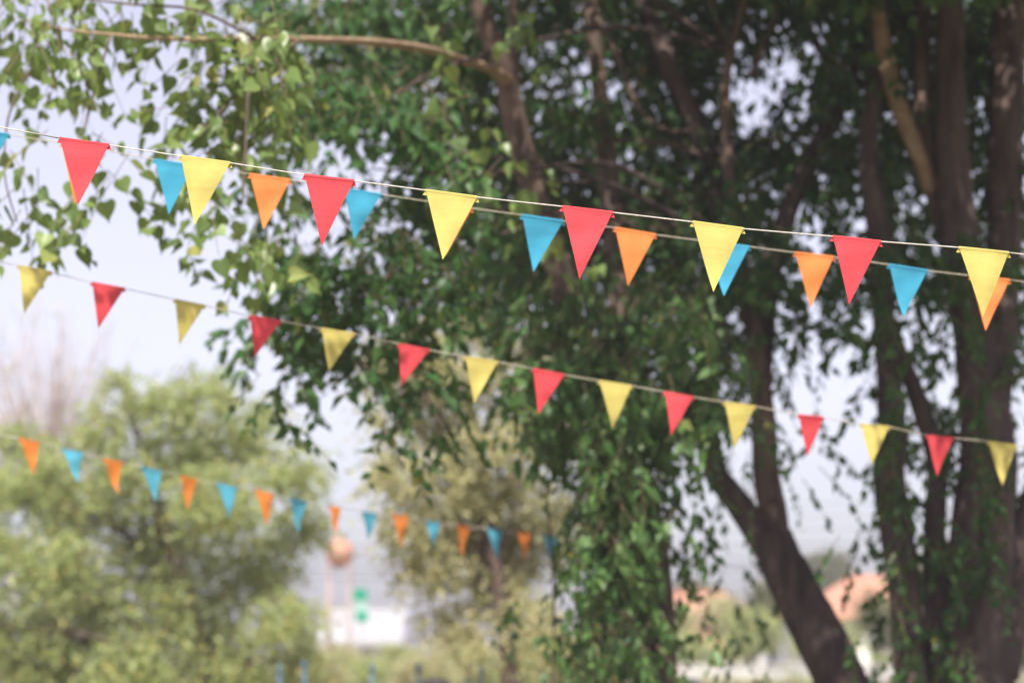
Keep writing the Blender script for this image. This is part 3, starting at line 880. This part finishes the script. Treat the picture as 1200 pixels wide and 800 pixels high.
# low white wall along the road
kz = P(0, 777, 93).z
wl = empty('low_wall', (P(850, 780, 93).x, 93, 0))
tag(wl, 'long low white wall with a coping beside the road', 'wall')
xw0, xw1 = P(780, 780, 93).x, P(1120, 780, 93).x
link('wall_face', boxes('wall_face', [((xw0 + xw1) / 2, 93.1, (kz - .12) / 2, xw1 - xw0, .18, kz - .12)]), wl, M['wall_pale'])
link('coping', boxes('coping', [((xw0 + xw1) / 2, 93.1, kz - .06, xw1 - xw0 + .1, .28, .115)]), wl, M['wall_pale'])
for i in range(7):
    x = xw0 + (xw1 - xw0) * i / 6
    link('pier', boxes('pier', [(x, 93.1, (kz + .05) / 2, .32, .32, kz + .05)]), wl, M['wall_pale'])
# white outbuilding glimpsed right of the forked trunk
o0 = P(1000, 760, 108); wz = P(1000, 744, 108).z
ob = empty('white_outbuilding', (o0.x, 109.5, 0))
tag(ob, 'low white outbuilding with a flat roof below the bright red roof', 'outbuilding')
link('wall', boxes('wall', [(o0.x, 109.5, (wz - .12) / 2, 1.5, 2.6, wz - .12)]), ob, M['wall_white'])
link('roof', boxes('roof', [(o0.x, 109.5, wz - .06, 1.8, 2.9, .115)]), ob, M['metal_white'])
link('door', boxes('door', [(o0.x - .3, 108.18, .95, .7, .04, 1.9)]), ob, M['wood'])
# blue board on a post
bb = P(826, 765, 110)
bs = empty('blue_board', (bb.x, 110, 0))
tag(bs, 'small blue board on a thin post left of the forked trunk', 'sign')
link('post', tube('post', [(Vector((bb.x, 110.05, -.05)), .03), (Vector((bb.x, 110.05, bb.z + .2)), .03)], 8, 0, 0, 1), bs, M['steel'])
link('board', boxes('board', [(bb.x, 110, bb.z, .42, .04, .62)]), bs, M['blue_paint'])

# blue posts at the lower edge
for px, top, lab in ((328, 778, 'short blue post against the broad tree, leftmost of the row'), (357, 774, 'bright blue post at the right foot of the broad tree'),
                     (436, 777, 'blue post standing below the green sign'), (490, 776, 'faint blue post between the white shed and the yellowing tree')):
    p = P(px, top, 36)
    t = empty('blue_post', (p.x, 36, 0))
    tag(t, lab, 'post', 'blue posts along the field')
    link('shaft', tube('shaft', [(Vector((p.x, 36, -.1)), .026), (Vector((p.x, 36, p.z - .1)), .026)], 12, 0, 0, 1), t, M['blue_paint'])
    link('cap', tube('cap', [(Vector((p.x, 36, p.z - .14)), .034), (Vector((p.x, 36, p.z - .05)), .036), (Vector((p.x, 36, p.z)), .03)], 12, 0, 0, 2), t, M['blue_paint'])
p0 = P(548, 781, 36); p1 = P(592, 781, 36)
t = empty('blue_rail', ((p0.x + p1.x) / 2, 36, 0))
tag(t, 'blue and white rail before the brown trunk of the yellowing tree', 'rail')
link('rail_bar', tube('rail_bar', [(p0, .03), (p1, .03)], 10, 0, 0, 1), t, M['wall_white'])
for q in (p0, p0.lerp(p1, .35), p1):
    link('post', tube('post', [(Vector((q.x, 36, -.1)), .045), (Vector((q.x, 36, q.z + .06)), .045)], 10, 0, 0, 1), t, M['blue_paint'])
# dark bins whose lids reach into the frame
for px, py, lab in ((510, 795, 'dark rounded bin lid at the lower edge, left of the brown trunk'), (802, 794, 'dark rounded bin lid at the lower edge, left of the forked trunk')):
    p = P(px, py, 36)
    t = empty('wheeled_bin', (p.x, 36, 0))
    tag(t, lab, 'bin', 'dark bins')
    V, Fq = [], []
    for z, s in ((0.08, .17), (p.z - .2, .23), (p.z - .14, .25)):
        V += [(p.x - s, 36 - s, z), (p.x + s, 36 - s, z), (p.x + s, 36 + s, z), (p.x - s, 36 + s, z)]
    for i in range(2):
        for s in range(4):
            Fq.append((i * 4 + s, i * 4 + (s + 1) % 4, i * 4 + 4 + (s + 1) % 4, i * 4 + 4 + s))
    Fq += [(3, 2, 1, 0), (8, 9, 10, 11)]
    link('body', mesh('body', V, Fq), t, M['plastic_dark'])
    link('lid', tube('lid', [(Vector((p.x, 36, p.z - .139)), .26), (Vector((p.x, 36, p.z - .05)), .24), (Vector((p.x, 36, p.z)), .12)], 14, 0, 0, 3), t, M['plastic_dark'])
    for s in (-1, 1):
        link('wheel', tube('wheel', [(Vector((p.x + s * .2, 36.14, .09)), .09), (Vector((p.x + s * .25, 36.14, .09)), .09)], 14, 0, 0, 1), t, M['plastic_dark'])

# overhead wires between concrete poles
for n, x in enumerate((-34.0, 34.0)):
    t = empty('utility_pole', (x, 135, 0))
    tag(t, ['concrete utility pole beyond the broad tree, carrying the wires', 'concrete utility pole beyond the stem cluster, carrying the wires'][n], 'utility pole', 'poles of the overhead line')
    link('shaft', tube('shaft', [(Vector((x, 135, -.1)), .17), (Vector((x, 135, 11.2)), .1)], 12, 0, 0, 1), t, M['concrete'])
    for z in (7.1, 9.2, 10.6):
        link('cross_arm', boxes('cross_arm', [(x, 134.8, z, 1.6, .1, .12)]), t, M['concrete'])
for n, (z, r_) in enumerate(((10.6, .018), (9.9, .018), (9.2, .018), (8.4, .03), (7.7, .035), (7.1, .04), (6.6, .035))):
    pts = [(Vector((x, 134.7, z - .7 * (1 - (x / 34.0) ** 2))), r_) for x in np.linspace(-34, 34, 13)]
    w = link('overhead_wire', tube('overhead_wire', pts, 5, 0, 0, 1), None, M['wire'])
    tag(w, ['topmost', 'second highest', 'third highest', 'middle', 'third lowest', 'second lowest', 'lowest'][n] + ' of the faint overhead wires crossing the pale sky', 'wire', 'overhead wires')

# grass of the field, far tussocks
gs = rng.uniform((-14, 45), (22, 95), (2600, 2))
gl = [((x, y, 0.12), (.5, .5, .1), 18) for x, y in gs]
lv = sprays(gl, 0.34, per=9, twig=0.3, droop=-1.2, spread=0.5, jit=0.4, lift=0.1, hang=-1.2)
tag(link('grass', leaves_mesh('grass', lv, DIA_V, DIA_T, 0.3), None, M['grass']), 'long dry grass growing in the field behind the trees', 'grass', kind='stuff')


# ------------------------------------------------------------------ bunting
def pennant(parent, corners, d0, d1, tipd, mat, lab, rx, hem=True):
    (x0, y0), (x1, y1), (xt, yt) = corners
    A0, A1 = P(x0, y0, d0), P(x1, y1, d1)
    Tp = P(xt, yt, (d0 + d1) / 2 + tipd)
    n = (A1 - A0).cross(Tp - A0).normalized()
    if n.y > 0: n = -n                               # towards the camera
    nu, nv = 8, 12
    ph, am = rx.uniform(0, 6.3), rx.uniform(0.003, 0.009)
    cup = rx.uniform(-0.012, 0.020)
    curl = rx.uniform(-0.03, 0.05)
    edge = rx.uniform(-1, 1)
    V, Fq = [], []
    for j in range(nv + 1):
        v = j / nv
        for i in range(nu + 1):
            u = i / nu
            top = A0.lerp(A1, u)
            p = top.lerp(Tp, v)
            w = 1 - v
            off = cup * math.sin(math.pi * v) * (1 - (2 * u - 1) ** 2 * w) + am * math.sin(7 * v + ph + 2 * u) * min(1, 3 * v) * w \
                + am * 0.5 * math.sin(9 * u + ph) * w * v
            off += curl * max(0.0, v - 0.55) ** 2 * 4 - 0.0022 * math.exp(-((v - 0.085) / 0.03) ** 2) + 0.004 * edge * math.sin(5 * v + ph) * abs(2 * u - 1) * w
            V.append(p + n * (0.004 + off))
    for j in range(nv):
        for i in range(nu):
            q = j * (nu + 1) + i
            Fq.append((q, q + nu + 1, q + nu + 2, q + 1))
    o = link('pennant', mesh('pennant', V, Fq, True), parent, mat)
    o['label'] = lab
    if hem:
        # the top edge is folded over the cord; the back flap flares out into small ears
        ax = (A1 - A0).normalized(); dn = (Tp - (A0 + A1) / 2).normalized()
        H, ear = 0.021, 0.0105
        V, Fq = [], []
        prof = [(0.0042, 0.006), (0.0060, 0.000), (0.0045, -0.0045), (0, -0.006), (-0.0045, -0.0045), (-0.0060, 0.0), (-0.0045, 0.010), (-0.004, H)]
        for k_, (fy, fd) in enumerate(prof):
            e = ear * max(0, fd) / H if k_ > 5 else 0
            jit = rx.uniform(-.0012, .0012)
            for i in range(7):
                u = i / 6
                V.append(A0.lerp(A1, u) + ax * (2 * u - 1) * (e + 0.001) + n * (fy + (0.0015 * math.sin(9 * u + ph) if k_ == 7 else 0)) + dn * (fd + (jit if k_ == 7 else 0)))
        for k_ in range(len(prof) - 1):
            for i in range(6):
                q = k_ * 7 + i
                Fq.append((q, q + 1, q + 8, q + 7))
        h = bpy.data.objects.new('hem', mesh('hem', V, Fq, True))
        h.data.materials.append(mat); h.parent = o; col.objects.link(h)
    return o


def bunting(name, label, flags, ends, d_at, seed, cord, tipamp, cord_r=0.0026):
    rx = random.Random(seed)
    b = empty(name, tuple(P(600, (ends[0][1] + ends[1][1]) / 2, d_at(600))))
    tag(b, label, 'bunting', 'lines of bunting strung across the view')
    pts = [(ends[0][0], ends[0][1])]
    for colr, c in flags:
        pts += [c[0], c[1]]
    pts.append((ends[1][0], ends[1][1]))
    line = [(P(x, y, d_at(x)), cord_r) for x, y in pts]
    # carry the line on beyond the frame
    s = (line[1][0] - line[0][0]).normalized(); e = (line[-1][0] - line[-2][0]).normalized()
    line = [(line[0][0] - s * 3.0, cord_r)] + line + ([(line[-1][0] + e * 2.0, cord_r)] if len(ends) < 3 else [])
    link('cord', tube('cord', line, 6, 0, 0, 2), b, M[cord])
    for colr, c in flags:
        pennant(b, c, d_at(c[0][0]), d_at(c[1][0]), rx.uniform(-tipamp, tipamp), M[colr], colr + ' triangular cloth pennant', rx)
    return b


S1 = [('red', ((70, 162), (128, 170), (92, 241))), ('yellow', ((212, 183), (270, 191), (229, 266))), ('red', ((357, 205), (415, 212), (377, 288))), ('yellow', ((499, 223), (559, 231), (519, 307))),
      ('red', ((659, 242), (718, 249), (679, 327))), ('yellow', ((812, 260), (871, 268), (835, 344))), ('red', ((976, 277), (1032, 283), (995, 357))), ('yellow', ((1124, 290), (1182, 296), (1151, 372)))]
S2 = [('blue', ((-36, 150), (11, 158), (-20, 212))), ('orange', ((72, 168), (117, 175), (88, 240))), ('blue', ((181, 187), (226, 194), (198, 252))), ('orange', ((293, 204), (340, 211), (309, 270))),
      ('blue', ((403, 221), (447, 228), (415, 281))), ('orange', ((508, 237), (553, 244), (522, 300))), ('blue', ((612, 252), (660, 259), (625, 319))), ('orange', ((721, 267), (768, 275), (736, 335))),
      ('blue', ((831, 283), (878, 289), (847, 349))), ('orange', ((932, 296), (977, 301), (949, 361))), ('blue', ((1042, 310), (1087, 317), (1057, 373))), ('orange', ((1138, 323), (1183, 328), (1153, 389)))]
S3 = [('yellow', ((22, 311), (60, 319), (28, 368))), ('red', ((108, 331), (146, 338), (115, 385))), ('yellow', ((205, 351), (240, 358), (210, 404))), ('red', ((293, 370), (329, 376), (298, 419))),
      ('yellow', ((377, 385), (415, 391), (385, 435))), ('red', ((468, 403), (503, 410), (469, 453))), ('yellow', ((545, 418), (583, 424), (556, 472))), ('red', ((625, 432), (661, 439), (630, 486))),
      ('yellow', ((702, 446), (740, 452), (718, 502))), ('red', ((779, 459), (812, 465), (786, 511))), ('yellow', ((849, 471), (885, 476), (860, 526))), ('red', ((936, 486), (965, 489), (946, 535))),
      ('yellow', ((1009, 497), (1042, 500), (1020, 545))), ('red', ((1086, 510), (1117, 513), (1096, 557))), ('yellow', ((1158, 517), (1191, 522), (1174, 570)))]
S4 = [('pale orange', ((22, 513), (46, 518), (40, 557))), ('pale blue', ((73, 526), (97, 531), (88, 566))), ('pale orange', ((121, 537), (143, 542), (136, 580))), ('pale blue', ((166, 547), (189, 552), (181, 588))),
      ('pale orange', ((211, 557), (231, 562), (219, 599))), ('pale blue', ((254, 566), (277, 571), (269, 608))), ('pale orange', ((299, 574), (320, 579), (312, 617))), ('pale blue', ((340, 584), (360, 587), (347, 623))),
      ('pale orange', ((386, 593), (399, 595), (392, 629))), ('pale blue', ((424, 599), (441, 602), (432, 634))), ('pale orange', ((460, 603), (478, 605), (469, 642))), ('pale blue', ((499, 611), (516, 613), (507, 641))),
      ('pale orange', ((536, 615), (550, 618), (540, 652))), ('pale blue', ((571, 619), (588, 622), (581, 655))), ('pale orange', ((606, 624), (621, 626), (614, 658))), ('pale blue', ((636, 627), (653, 629), (645, 660))),
      ('pale orange', ((675, 634), (690, 636), (683, 664))), ('pale blue', ((707, 638), (723, 640), (716, 668))), ('pale orange', ((738, 643), (752, 645), (746, 673)))]
bunting('bunting', 'nearest and sharpest bunting line, large red and yellow pennants on white cord', S1, ((0, 149), (1200, 298)), lambda x: 10.0, 1, 'cord', 0.03)
bunting('bunting', 'second bunting line, blue and orange pennants just behind the sharpest row', S2, ((-40, 149), (1200, 330)), lambda x: 12.4 + 0.2 * x / 1200, 2, 'cord_tan', 0.03)
bunting('bunting', 'third bunting line, slightly blurred red and yellow pennants across mid-picture', S3, ((0, 307), (1200, 523)), lambda x: 14.0 + 1.4 * x / 1200, 3, 'cord_tan', 0.04, 0.0032)
bunting('bunting', 'farthest bunting line, small orange and blue pennants before the broad tree', S4, ((0, 510), (770, 648)), lambda x: 18.4 + 6.2 * x / 770, 4, 'cord', 0.05, 0.0048)

# ------------------------------------------------------------------ air
bpy.context.view_layer.update()
hz = boxes('haze', [(0, 0, 5.25, 1260, 1260, 12.6)])
hm, nt, out = new_mat('haze')
pv = nt.nodes.new('ShaderNodeVolumePrincipled')
pv.inputs['Color'].default_value = (0.90, 0.85, 1.0, 1)  # thin haze, tinted violet to lift the blacks like a faded grade
pv.inputs['Density'].default_value = 0.0010
pv.inputs['Anisotropy'].default_value = 0.1
nt.links.new(pv.outputs[0], out.inputs['Volume'])
tag(link('haze', hz, None, hm), 'thin pale haze hanging over the whole field', 'haze', kind='stuff')
